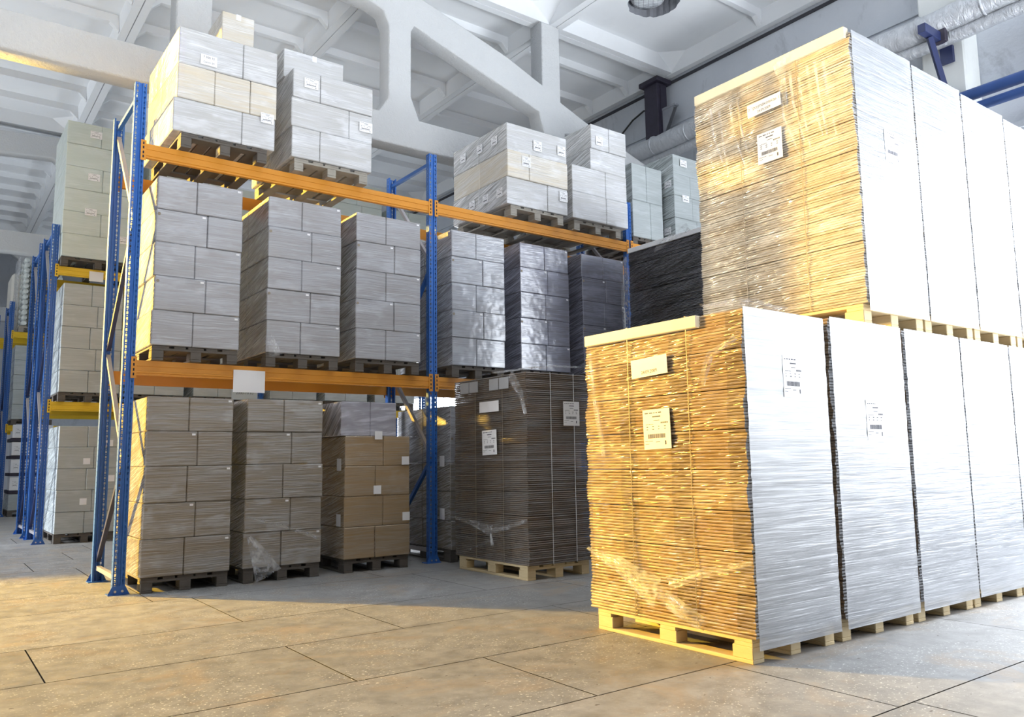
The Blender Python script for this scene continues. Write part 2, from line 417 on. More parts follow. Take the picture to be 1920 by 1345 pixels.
# ceiling of ribbed slabs: long ribs along Y, cross ribs along X
RX = [-7.8, -4.87, -1.95, .97, 3.75, 6.68, 9.62]; RY = [-7.25, 2.2, 11.65, 21.1, 30]
ZP, ZR = 8.5, 8.2
ce = MB()
HOLE = (7.86, .95, .42)
for i in range(len(RX)-1):
    for j in range(len(RY)-1):
        x0, x1, y0, y1 = RX[i], RX[i+1], RY[j], RY[j+1]
        if x0 < HOLE[0] < x1 and y0 < HOLE[1] < y1:
            hx, hy, hr = HOLE; q0, q1, p0, p1 = hx-.6, hx+.6, hy-.6, hy+.6
            ce.box(x0, q0, y0, y1, ZP, ZP+.08, 'white_plaster'); ce.box(q1, x1, y0, y1, ZP, ZP+.08, 'white_plaster')
            ce.box(q0, q1, y0, p0, ZP, ZP+.08, 'white_plaster'); ce.box(q0, q1, p1, y1, ZP, ZP+.08, 'white_plaster')
            n = 48; rr = [hr*(1+rnd.uniform(-.05, .05)) for _ in range(n)]
            inner = [(hx+rr[k]*math.cos(2*PI*k/n), hy+rr[k]*math.sin(2*PI*k/n)) for k in range(n)]
            outer = []
            for k in range(n):
                c, s = math.cos(2*PI*k/n), math.sin(2*PI*k/n); q = .6/max(abs(c), abs(s)); outer.append((hx+q*c, hy+q*s))
            for k in range(n):
                l = (k+1) % n
                ce.quad([(*outer[k], ZP), (*outer[l], ZP), (*inner[l], ZP), (*inner[k], ZP)], 'white_plaster')
                ce.quad([(*inner[k], ZP), (*inner[l], ZP), (*inner[l], ZP+.16), (*inner[k], ZP+.16)], 'sooty_concrete')
                ce.quad([(*inner[k], ZP+.16), (*inner[l], ZP+.16), (*inner[l], ZP+1.1), (*inner[k], ZP+1.1)], 'sooty_concrete')
            ce.quad([(hx-.6, hy-.6, ZP+1.1), (hx+.6, hy-.6, ZP+1.1), (hx+.6, hy+.6, ZP+1.1), (hx-.6, hy+.6, ZP+1.1)], 'sooty_concrete')
        else:
            ce.box(x0, x1, y0, y1, ZP, ZP+.08, 'white_plaster')
        def rib(ax, c, w0, w1, a, b, zb, mat='white_plaster'):   # tapered rib below the panel
            if ax == 'Y': P = [(c-w0, zb), (c+w0, zb), (c+w1, ZP), (c-w1, ZP)]; mk = lambda p, t: (p[0], t, p[1])
            else: P = [(c-w0, zb), (c+w0, zb), (c+w1, ZP), (c-w1, ZP)]; mk = lambda p, t: (t, p[0], p[1])
            for q in range(4):
                u, v = P[q], P[(q+1) % 4]
                if q == 2: continue
                ce.quad([mk(u, a), mk(v, a), mk(v, b), mk(u, b)], mat)
            ce.quad([mk(p, a) for p in P], mat); ce.quad([mk(p, b) for p in P], mat)
        rib('Y', x0+.068, .06, .085, y0+.01, y1-.01, ZR); rib('Y', x1-.068, .06, .085, y0+.01, y1-.01, ZR)
        rib('X', y0+.068, .06, .085, x0+.13, x1-.13, ZR+.02); rib('X', y1-.068, .06, .085, x0+.13, x1-.13, ZR+.02)
        nr = 8
        for k in range(1, nr+1):
            yc = y0+(y1-y0)*k/(nr+1)
            if abs(yc-HOLE[1]) < .5 and x0 < HOLE[0] < x1: continue
            rib('X', yc, .045, .06, x0+.14, x1-.14, ZP-.13)
            for xa, sg in ((x0+.14, 1), (x1-.14, -1)):           # haunches where cross ribs meet long ribs
                ce.quad([(xa, yc-.045, ZP-.13), (xa+sg*.14, yc-.045, ZP-.13), (xa, yc-.045, ZP-.27)], 'white_plaster')
                ce.quad([(xa, yc+.045, ZP-.13), (xa+sg*.14, yc+.045, ZP-.13), (xa, yc+.045, ZP-.27)], 'white_plaster')
                ce.quad([(xa+sg*.14, yc-.045, ZP-.13), (xa+sg*.14, yc+.045, ZP-.13), (xa, yc+.045, ZP-.27), (xa, yc-.045, ZP-.27)], 'white_plaster')
        for xa, sx in ((x0+.12, 1), (x1-.12, -1)):               # corner gussets at the slab ends
            for ya, sy in ((y0+.12, 1), (y1-.12, -1)):
                ce.quad([(xa, ya, ZR+.03), (xa+sx*.42, ya, ZP-.0), (xa, ya+sy*.42, ZP-.0)], 'white_plaster')
structure(ce.build('ceiling', fix=False))

vent = MB(); vent.tube([(0,0,0), (0,0,.02), (0,0,.10), (0,0,1.0)], [.16, .26, .30, .31], 'wire_glass', 32)
tag(vent.build('vent_duct', None, (7.78, 1.0, 8.52), smooth=True), 'round grimy duct with wire mesh sitting in the broken hole in the ceiling', 'vent')

# right wall
wl = MB()
def wallbox(y0, y1, z0, z1): wl.box(WX, WX+.3, y0, y1, z0, z1, 'wall_paint')
wins = [(9.2, 11.3, 1.0, 2.85), (11.5, 13.6, 1.0, 2.85), (14.2, 16.3, 1.0, 2.85)]
gate = (-11.1, -6.1, .4, 5.5)
wallbox(-17, gate[0], 0, 8.6); wallbox(gate[0], gate[1], gate[3], 8.6); wallbox(gate[0], gate[1], 0, gate[2])
wallbox(gate[1], wins[0][0], 0, 8.6)
for i, wv in enumerate(wins):
    wallbox(wv[0], wv[1], 0, wv[2]); wallbox(wv[0], wv[1], wv[3], 8.6)
    wallbox(wv[1], wins[i+1][0] if i < 2 else 24, 0, 8.6)
# raised course lines of the wall panels
wl.box(WX-.04, WX, -6, 24, 5.2, 5.28, 'wall_paint'); wl.box(WX-.03, WX, -6, 24, 7.28, 7.33, 'wall_paint')
structure(wl.build('wall_right'))
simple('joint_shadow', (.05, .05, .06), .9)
jt = MB(); jt.box(WX-.03, WX-.002, -6, 24, 8.10, 8.15, 'joint_shadow'); structure(jt.build('gap_shade_1'))  # dark strip standing in for the shaded gap between wall and ceiling
for i, wv in enumerate(wins):
    f = MB()
    f.box(WX+.05, WX+.10, wv[0], wv[1], wv[2], wv[2]+.05, 'paper'); f.box(WX+.05, WX+.10, wv[0], wv[1], wv[3]-.05, wv[3], 'paper')
    for q in range(4):
        yq = wv[0] + (wv[1]-wv[0]-.05)*q/3; f.box(WX+.05, WX+.10, yq, yq+.05, wv[2]+.05, wv[3]-.05, 'paper')
    wo = structure(f.build('window_%d' % (i+1)))
    p = MB(); p.box(WX+.11, WX+.12, wv[0], wv[1], wv[2], wv[3], 'window_glow'); p.build('pane', wo)
bw = MB(); bw.box(-19, WX+.3, 24, 24.3, 0, 8.6, 'wall_paint'); bw.box(-19, WX, 23.9, 24, 6.1, 6.25, 'white_plaster')
structure(bw.build('wall_back'))

# columns on the right wall
def wall_column(name, y0, y1, z1, lab):
    c = MB(); c.box(WX-.42, WX, y0, y1, 0, z1, 'column_paint', .02); return tag(c.build(name), lab, 'column', None)
wall_column('concrete_column', -3.15, -2.6, 8.18, 'pale whitewashed concrete column on the right wall behind the blue bracket')
pc = thing('steel_post', (WX-.21, 2.45, 6.9), 'black sooty steel post under the ceiling corner on the right wall', 'post')
b = MB(); b.box(-.13, .13, -.17, .17, 0, 1.18, 'soot_steel', .01); b.box(-.06, .06, -.2, -.17, 0, 1.12, 'soot_steel'); b.build('post', pc)
b = MB(); b.box(-.2, .2, -.24, .24, 1.18, 1.27, 'soot_steel', .01); b.build('head_plate', pc)
b = MB(); b.box(-.05, .05, -.52, -.17, .62, .66, 'sooty_concrete'); b.quad([(-.04, -.5, .62), (-.04, -.2, .62), (-.04, -.2, .1)], 'sooty_concrete'); b.quad([(.04, -.5, .62), (.04, -.2, .62), (.04, -.2, .1)], 'sooty_concrete'); b.build('gusset', pc)
b = MB(); b.box(WX-.42, WX, 2.15, 2.75, 0, 6.9, 'column_paint', .02)
tag(b.build('concrete_column'), 'whitewashed concrete column carrying the black steel post', 'column')

# foil wrapped pipes and blue pipes along the wall
def pipe(name, x, z, r, y0, y1, mat, lab, rings=0, grp=None):
    n = 60 if rings else 2; pts = [(x, y0+(y1-y0)*i/n, z+(.012*math.sin(i*.9) if rings else 0)) for i in range(n+1)]
    t_ = thing(name, (0,0,0), lab, 'pipe', grp)
    t_.location = (x, y0, z)
    b = MB(); b.tube([(p[0]-x, p[1]-y0, p[2]-z) for p in pts], [r*(1+.04*math.sin(i*2.3)) for i in range(n+1)] if rings else r, mat, 20); b.build('pipe', t_, smooth=True)
    for k in range(rings):
        q = (y1-y0)*(k+.5)/rings; b = MB(); b.tube([(0, q-.012, 0), (0, q+.012, 0)], r*1.06, mat, 20); b.build('joint_band', t_, smooth=True)
pipe('foil_pipe', 9.05, 6.72, .17, -12, 9, 'foil_wrap', 'thick silver foil wrapped pipe running high along the right wall', 26)
pipe('foil_pipe', 9.12, 6.50, .09, -12, 9, 'foil_wrap', 'thinner silver wrapped pipe just below the thick foil pipe', 20)
pipe('blue_pipe', 9.1, 5.62, .075, -12, -2.6, 'blue_pipe_paint', 'upper of two blue painted pipes along the right wall')
pipe('blue_pipe', 9.1, 5.44, .06, -12, -2.75, 'blue_pipe_paint', 'lower of two blue painted pipes along the right wall')
br = thing('pipe_bracket', (0,0,0), 'dark blue steel wall bracket carrying the foil wrapped pipes', 'bracket')
b = MB(); b.box(8.55, 9.23, -3.0, -2.9, 6.42, 6.54, 'blue_dark', .005); b.box(9.17, 9.23, -3.03, -2.87, 6.2, 6.42, 'blue_dark'); b.build('arm', br)
b = MB(); b.tube([(8.75, -2.95, 6.42), (9.19, -2.95, 5.55)], .045, 'blue_dark', 4); b.build('strut', br)
b = MB(); b.box(8.95, 9.02, -3.06, -2.84, 6.4, 6.6, 'soot_steel', .01); b.build('clamp', br)
b = MB(); b.tube([(9.6, 2.6, 7.75), (9.58, 2.9, 7.80), (9.58, 3.2, 7.72), (9.58, 3.5, 7.55), (9.58, 3.9, 7.4), (9.58, 4.4, 7.35)], .018, 'cable_black', 8)
b2 = b.build('power_cable', smooth=True); tag(b2, 'black cable sagging along the wall from the black steel post', 'cable')

# concrete trusses with arched openings
def truss(yf, label):
    cu = bpy.data.curves.new('t', 'CURVE'); cu.dimensions = '2D'; cu.fill_mode = 'BOTH'; cu.extrude = .13; cu.bevel_depth = .02; cu.bevel_resolution = 1
    def mir(p): return [(2*.94-x, z) for x, z in reversed(p)]
    def poly(p):
        sp = cu.splines.new('POLY'); sp.points.add(len(p)-1)
        for i, (x, z) in enumerate(p): sp.points[i].co = (x, z, 0, 1)
        sp.use_cyclic_u = True
    top = [(9.5, 5.5), (9.5, 5.95), (7.28, 6.66), (6.70, 6.88), (6.70, 8.17), (6.36, 8.17), (6.36, 7.06), (5.64, 7.34), (4.14, 7.77), (3.9, 7.84), (3.9, 8.17), (3.58, 8.17), (3.58, 7.92), (1.13, 8.08), (1.13, 8.17)]
    outline = top + mir(top)[0:]
    outline = [p for p in outline]
    poly(outline)
    # openings
    poly([(3.44, 5.90), (3.59, 6.14), (3.59, 7.22), (3.50, 7.43), (3.31, 7.5), (2.9, 7.53), (1.35, 7.64), (1.13, 7.45), (1.13, 6.14), (1.25, 5.90)])
    r_ = [(4.05, 5.90), (3.91, 6.24), (3.91, 7.24), (3.975, 7.36), (5.2, 6.97), (5.84, 6.78), (6.28, 6.64), (6.38, 6.3), (6.38, 6.1), (6.25, 5.90)]
    poly(r_); poly(mir(r_)); poly(mir([(3.44, 5.90), (3.59, 6.14), (3.59, 7.22), (3.50, 7.43), (3.31, 7.5), (2.9, 7.53), (1.35, 7.64), (1.13, 7.45), (1.13, 6.14), (1.25, 5.90)]))
    e_ = [(6.9, 5.9), (6.78, 6.1), (6.78, 6.38), (6.95, 6.42), (7.9, 6.05), (8.2, 5.9)]
    poly(e_); poly(mir(e_))
    o = bpy.data.objects.new('t', cu); o.matrix_world = Matrix.Translation((0, yf+.15, 0)) @ Matrix.Rotation(PI/2, 4, 'X')
    COL.objects.link(o); bpy.context.view_layer.update()
    me = bpy.data.meshes.new_from_object(o.evaluated_get(bpy.context.evaluated_depsgraph_get()))
    me.transform(o.matrix_world); bpy.data.objects.remove(o)
    me.materials.clear(); me.materials.append(MATS['rough_plaster'])
    for p in me.polygons: p.material_index = 0
    me.transform(Matrix.Translation((-.94, -yf-.15, -5.46)))
    t_ = thing('roof_truss', (.94, yf+.15, 5.46), label, 'truss', 'concrete roof trusses')
    link(me, 'truss_frame', t_)
    for hx in (1.84, 6.66):
        h = MB(); h.tube([(hx-.94-.05, 0, .4), (hx-.94-.035, 0, .95-.36), (hx-.94, 0, 1.05-.36), (hx-.94+.04, 0, .98-.36), (hx-.94+.06, 0, .4)], .009, 'rebar', 8); h.build('lifting_loop', t_, smooth=True)
truss(2.02, 'rough white concrete roof truss nearest the camera above the orange rack')
truss(11.5, 'white concrete roof truss further back, second from the camera')
truss(21.0, 'white concrete roof truss furthest back by the end wall')

# ------------------------------------------------------------------ pallets
_pc = {}
def pallet(parent, W, D, H=.13, mat='pallet_old', detail=True):
    """length D along y with base boards along y, width W along x; origin at left front bottom"""
    key = (round(W, 3), round(D, 3), round(H, 3), mat)
    if key not in _pc:
        b = MB(); tb = .021; bh = H-3*tb; bw = W/5.9
        for i in range(5):
            ww = bw*(1.1 if i % 2 == 0 else .8); xc = ww/2*(1 if i == 0 else 0)
            xx = [0, W*.245, W/2-ww/2, W*.755-ww, W-ww][i]
            b.box(xx, xx+ww, 0, D, H-tb, H, mat, .003)
        for yv in (0, D/2-.06, D-.12): b.box(0, W, yv, yv+.12, H-2*tb, H-tb, mat, .002)
        deck = b.mesh('pallet_deck')
        k = MB(); k.box(0, .095, 0, .135, tb, H-2*tb, mat, .004); blk = k.mesh('block')
        r = MB(); r.box(0, .095, 0, D, 0, tb, mat, .003); brd = r.mesh('base_board')
        _pc[key] = (deck, blk, brd)
    deck, blk, brd = _pc[key]
    p = link(deck, 'pallet', parent)
    for xv in (0, W/2-.0475, W-.095):
        for yv in (0, D/2-.0675, D-.135): link(blk, 'block', p, (xv, yv, 0))
        link(brd, 'base_board', p, (xv, 0, 0))
    return p

# ------------------------------------------------------------------ printed paper
def text_mesh(txt, size, mat='print_ink'):
    cu = bpy.data.curves.new('x', 'FONT'); cu.body = txt; cu.size = size; cu.align_x = 'CENTER'; cu.align_y = 'CENTER'
    o = bpy.data.objects.new('x', cu); COL.objects.link(o); bpy.context.view_layer.update()
    me = bpy.data.meshes.new_from_object(o.evaluated_get(bpy.context.evaluated_depsgraph_get())); bpy.data.objects.remove(o)
    me.materials.clear(); me.materials.append(MATS[mat]); return me
def label(parent, face, u0, u1, z0, z1, d, kind='doc', rot=0., mat='paper', lab=None, seed=1, name='shipping_label', lines=None):
    """paper on a face of a load, in the load's local coordinates. face '-X': u is y (u0 = left in view = larger y); face '-Y': u is x."""
    r = random.Random(seed); w_, h_ = abs(u1-u0), z1-z0
    b = MB(); b.box(-w_/2, w_/2, -h_/2, h_/2, 0, .0015, mat); me = b.mesh(name)
    o = link(me, name, parent); uc, zc = (u0+u1)/2, (z0+z1)/2
    if face == '-Y': M = Matrix.Translation((uc, d, zc)) @ Matrix.Rotation(PI/2, 4, 'X')
    else: M = Matrix.Translation((d, uc, zc)) @ Matrix.Rotation(-PI/2, 4, 'Z') @ Matrix.Rotation(PI/2, 4, 'X')
    o.matrix_local = M @ Matrix.Rotation(rot, 4, 'Z')
    if lab: o['label'] = lab
    if kind == 'doc':
        p = MB(); Z = .0022
        def q(x0, x1, y0, y1): p.box(-w_/2+x0*w_, -w_/2+x1*w_, -h_/2+y0*h_, -h_/2+y1*h_, .0015, Z, 'print_ink')
        xx = .08
        for i in range(5): ww = r.uniform(.04, .13); q(xx, xx+ww, .90, .925); xx += ww+.04
        q(.36, .66, .80, .83); q(.40, .62, .71, .725)
        for i in range(6): q(.66+i*.045, .69+i*.045, .63, .67)
        for i in range(5): q(.10+i*.06, .14+i*.06, .62, .635)
        for yv in (.555, .49):
            for i in range(4): q(.12+i*.22, .12+i*.22+r.uniform(.03, .08), yv, yv+.02)
        xx = .16
        while xx < .80:
            ww = r.uniform(.006, .022); q(xx, xx+ww, .27, .38); xx += ww+r.uniform(.006, .016)
        q(.05, .34, .20, .212); q(.45, .6, .17, .185); q(.05, .2, .13, .14); q(.78, .83, .10, .2)
        p.build('printing', o)
    elif kind == 'text':
        for (tx, sz, yy_) in lines:
            t_ = link(text_mesh(tx, sz), 'printing', o, (0, yy_, .0022))
    return o

# ------------------------------------------------------------------ carton loads
def load(x0, x1, zb, zt, tiers, mat, lab, grp=None, y0=-.12, D=1.2, seams=(.47, .58), pal='pallet_old', pw=None, ph=.13, stickers=True, rear=True, mats=None, xt=None, seed=0, name='wrapped_pallet_load', rows_=2, tags=None, top_mat=None, pin=.02):
    r = random.Random(seed+int(x0*100)+int(zb*37))
    t_ = thing(name, (x0, y0, zb), lab, 'pallet load', grp)
    W = x1-x0
    pallet_W = pw or W-.02
    p = pallet(t_, pallet_W, D-.03, ph, pal); p.location = ((W-pallet_W)/2, pin, 0)
    hs = tiers if isinstance(tiers, (list, tuple)) else [1]*tiers
    H = zt-zb-ph-.002; tot = sum(hs); z = ph+.002
    n = len(hs)
    for i in range(n-1, -1, -1): pass
    for i in range(n):                                   # from the bottom tier up
        k = n-1-i; h = H*hs[k]/tot
        xa, xb = (xt[k] if xt else (0, W)); xa += r.uniform(-.006, .006); xb += r.uniform(-.006, .006)
        ya = r.uniform(-.006, .006); s = seams[k % len(seams)]
        mt = (mats[k] if mats else mat)
        cuts = [xa] + [xa+(xb-xa)*q for q in (s if isinstance(s, tuple) else ((s,) if s else ()))] + [xb]
        for ry in range(rows_):
            yy0, yy1 = ya+(D)*ry/rows_, ya+(D)*(ry+1)/rows_-.003
            for c in range(len(cuts)-1):
                b = MB(); jit = r.uniform(-.003, .003)
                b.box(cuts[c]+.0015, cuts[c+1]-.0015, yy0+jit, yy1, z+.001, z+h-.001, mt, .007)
                o = b.build('carton', t_)
                if ry == 0 and stickers:
                    if c == len(cuts)-2 and k % 2 == 0 or c == 0 and k % 2 == 1:
                        st = MB(); st.box(cuts[c+1]-.05, cuts[c+1]-.02, yy0+jit-.003, yy0+jit-.001, z+h-.035, z+h-.018, 'paper'); st.build('sticker', o)
                    if c == 0 and k % 2 == 1:
                        st = MB(); st.tube([(cuts[0]+.022, yy0+jit-.004, z+h-.05), (cuts[0]+.022, yy0+jit-.001, z+h-.05)], .014, 'strap_plastic', 14); st.build('stopper', o)
        z += h
    return t_

def crumple(parent, pts, w0, w1, mat, name, axis, seed=1, n=26, m_=6, amp=.012):
    """a gathered ribbon of film: centre line pts, width from w0 to w1, folds pushed out along axis"""
    r = random.Random(seed); pts = [Vector(p) for p in pts]; ax = Vector(axis); b = MB(); k = b.mat(mat)
    L = len(pts)-1; ph = [r.uniform(0, 6) for _ in range(8)]
    for i in range(n+1):
        t_ = i/n*L; j = min(int(t_), L-1); p = pts[j].lerp(pts[j+1], t_-j); d = (pts[j+1]-pts[j]).normalized(); s_ = d.cross(ax).normalized()
        ww = w0+(w1-w0)*i/n
        for q in range(m_+1):
            u = q/m_-.5
            v = p + s_*(u*ww) + ax*(amp*(.8+math.sin(u*26+ph[0]+i*.05)*.6+.25*math.sin(i*.4+ph[1]+q*.6)+r.uniform(-.05, .05)))
            b.v.append(tuple(v))
    for i in range(n):
        for q in range(m_): a = i*(m_+1)+q; b.f.append((a, a+1, a+m_+2, a+m_+1)); b.mi.append(k)
    return b.build(name, parent, fix=False, smooth=True)

G0, G1, G2 = 'carton loads on the floor under the orange rack', 'carton loads on the first level of the orange rack', 'carton loads on the top level of the orange rack'
T5 = [1.0, 1.0, 1.03, 1.0, 1.05]
la = load(.14, .885, 0, 1.68, T5, 'carton_brown', 'film-wrapped pallet of five brown carton tiers on the floor beside the leftmost blue post', G0)
lb = load(1.005, 1.755, 0, 1.685, T5, 'carton_brown', 'film-wrapped brown cartons on the floor with a crumpled clear film tail at the lower left', G0)
crumple(lb, [(.04, -.02, .42), (.10, -.03, .30), (.16, -.035, .18), (.22, -.03, .06)], .06, .26, 'thick_film', 'film_tail', (0, -1, 0), 3, amp=.02)
crumple(lb, [(.02, -.02, .60), (.35, -.02, .50), (.74, -.02, .36)], .015, .04, 'clear_film', 'film_band', (0, -1, 0), 4, amp=.003)
lc = load(1.99, 2.725, 0, 1.69, [1.15, 1, 1, 1, 1.03], 'carton_tan', 'pallet of tan cartons under a crumpled silver film wrapped top tier', G0,
          mats=['silver_film', 'carton_tan', 'carton_tan', 'carton_tan', 'carton_tan'], xt=[(-.05, .57), (0, .735), (0, .735), (0, .735), (0, .735)], seams=(.52, .58, .46, .58, .46), stickers=False)
for (u, z_) in ((.32, 1.31), (.63, 1.05), (.31, .76), (.64, .48)):
    label(lc, '-Y', u, u+.085, z_, z_+.085, -.012, 'blank', name='carton_label')
for z_ in (1.0, .45): label(lc, '-X', .16, .06, z_, z_+.12, -.012, 'blank', name='carton_label')
ld_ = load(3.22, 3.96, 0, 1.68, 5, 'carton_brown', 'wrapped brown cartons standing right behind the second blue post beside the dark wrapped bale', G0, mats=['carton_grey']*2+['carton_brown']*3)
label(ld_, '-X', .2, .1, 1.02, 1.14, -.012, 'blank', name='carton_label'); label(ld_, '-X', .2, .1, .45, .57, -.012, 'blank', name='carton_label')

spec1 = [(.155, .915, 'leftmost grey wrapped carton load on the first rack level'), (1.165, 1.92, 'grey wrapped cartons above the white card hung on the orange beam'),
         (2.09, 2.855, 'grey wrapped carton load on the first rack level just left of the middle blue post'), (3.25, 3.98, 'shiny wrapped carton load just right of the middle blue post on the first level'),
         (4.21, 4.965, 'glossy wrapped cartons with bright window reflections, second right of the middle post'), (5.19, 5.92, 'dark wrapped cartons on the first rack level beside the black wrapped bale')]
for i, (a, b_, l) in enumerate(spec1):
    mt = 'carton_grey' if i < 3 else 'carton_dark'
    if i == 3: mt = 'carton_shiny'
    L1_ = load(a, b_, 2.0, 3.67, [1, 1, 1.02, 1.02, 1.04], mt, l, G1, seed=i, seams=((.45, .58) if i < 4 else (.5, .55)))
    if i == 1: crumple(L1_, [(.02, -.02, .32), (.05, -.02, .22), (.09, -.02, .10)], .03, .13, 'clear_film', 'film_tail', (0, -1, 0), 9, amp=.015)
    if i == 5: crumple(L1_, [(.74, -.03, 1.5), (.78, -.05, 1.0), (.80, -.06, .5), (.80, -.06, .1)], .05, .16, 'clear_film', 'film_tail', (-.3, -1, 0), 12, amp=.03)

l2a = load(.25, 1.21, 3.98, 5.13, [1.05, 1.0, .95], 'carton_top', 'big white-wrapped carton load at the left end of the top level, overhanging its dark pallet', G2, y0=-.14, D=1.2, seams=(.64, (.36, .72), .66), xt=[(.03, .96), (.02, .96), (0, .955)], pw=.80, ph=.14, mats=['carton_top', 'carton_cream', 'carton_top'], stickers=False)
label(l2a, '-Y', .22, .37, .83, .93, -.012, 'text', lines=[('7 300 12', .03, .025), ('Carton 24', .024, -.022)], seed=2)
label(l2a, '-Y', .80, .93, .40, .50, -.012, 'doc', seed=3)
l2b = load(1.365, 2.25, 3.98, 5.04, [1, 1, 1.05], 'carton_top', 'white-wrapped carton load second from the left on the top level', G2, y0=-.14, seams=(.33, .70, .34), pw=.80, ph=.13, pal='pallet_grey', stickers=False, seed=5)
label(l2b, '-Y', .12, .27, .88, .98, -.012, 'doc', seed=5); label(l2b, '-Y', .73, .88, .56, .67, -.012, 'doc', seed=6)
l2c = load(4.02, 4.965, 3.98, 5.12, [1, 1, 1.0], 'carton_cream', 'load of three cream carton tiers on the top level right of the middle post', G2, y0=-.14, seams=((), .35, .66), pw=.82, ph=.13, pal='pallet_grey', stickers=False, seed=7, mats=['carton_top', 'carton_cream', 'carton_top'])
for (u, z_, s) in ((.40, .92, 1), (.22, .68, 2), (.78, .94, 3), (.80, .35, 4)): label(l2c, '-Y', u, u+.13, z_-.05, z_+.08, -.012, 'doc', seed=s)
for (u, z_, s) in ((.30, .98, 1), (.62, .98, 2), (1.0, .98, 3), (.20, .30, 4), (.50, .30, 5), (.8, .30, 6)): label(l2c, '-X', u, u-.12, z_-.06, z_+.05, -.012, 'doc', seed=s+20)
l2d = load(5.04, 6.01, 3.98, 5.43, [1.25, 1.1, 1.35, 1.35], 'carton_top', 'heavily film-streaked white load with a narrower top, at the right end of the second bay', G2, y0=-.14, seams=(.5, (), .6, .6), xt=[(.34, .97), (.33, .97), (0, .97), (0, .97)], pw=.82, ph=.13, pal='pallet_grey', stickers=False, seed=8, pin=.06)
label(l2d, '-Y', .42, .54, 1.18, 1.30, -.012, 'doc', seed=31)
l2e = load(6.96, 7.72, 3.98, 5.38, [1.1, 1.2, 1.25, 1.3], 'carton_far', 'greyish carton load on the top level in the bay beyond the third blue post', G2, y0=-.12, seams=(.7, .45, .5, .6), stickers=False, seed=9)
for (u, z_, s) in ((.14, 1.24, 1), (.16, .72, 2)): label(l2e, '-Y', u, u+.14, z_, z_+.1, -.012, 'doc', seed=s+40)
for (u, z_, s) in ((.16, .92, 1), (.55, .92, 2), (.9, .93, 3), (.2, .24, 4), (.6, .24, 5), (.95, .24, 6)): label(l2e, '-X', u, u-.13, z_, z_+.1, -.012, 'doc', seed=s+50)
label(l2e, '-Y', .55, .74, .96, 1.25, -.03, 'blank', rot=.25, name='loose_card')
pk = load(6.3, 6.9, 3.98, 5.16, [1, 1], 'carton_far', 'pale box load behind and left of the greyish load in the third bay', G2, y0=.05, D=1.0, stickers=False, seed=12)
def single_box(x0, x1, y0, y1, z0, z1, mat, lab):
    t_ = thing('carton_box', (x0, y0, z0), lab, 'box'); b = MB(); b.box(0, x1-x0, 0, y1-y0, 0, z1-z0, mat, .006); b.build('box_body', t_)
    b = MB(); b.box((x1-x0)/2-.025, (x1-x0)/2+.025, -.002, (y1-y0), z1-z0-.06, z1-z0+.002, 'strap_clear'); b.build('sealing_tape', t_)
single_box(.80, 1.13, .36, .86, 5.132, 5.70, 'carton_cream', 'single pale box standing on top of the leftmost top level load')
single_box(1.36, 2.02, .10, .85, 5.042, 5.35, 'carton_top', 'single flat box lying on the second top level load from the left')

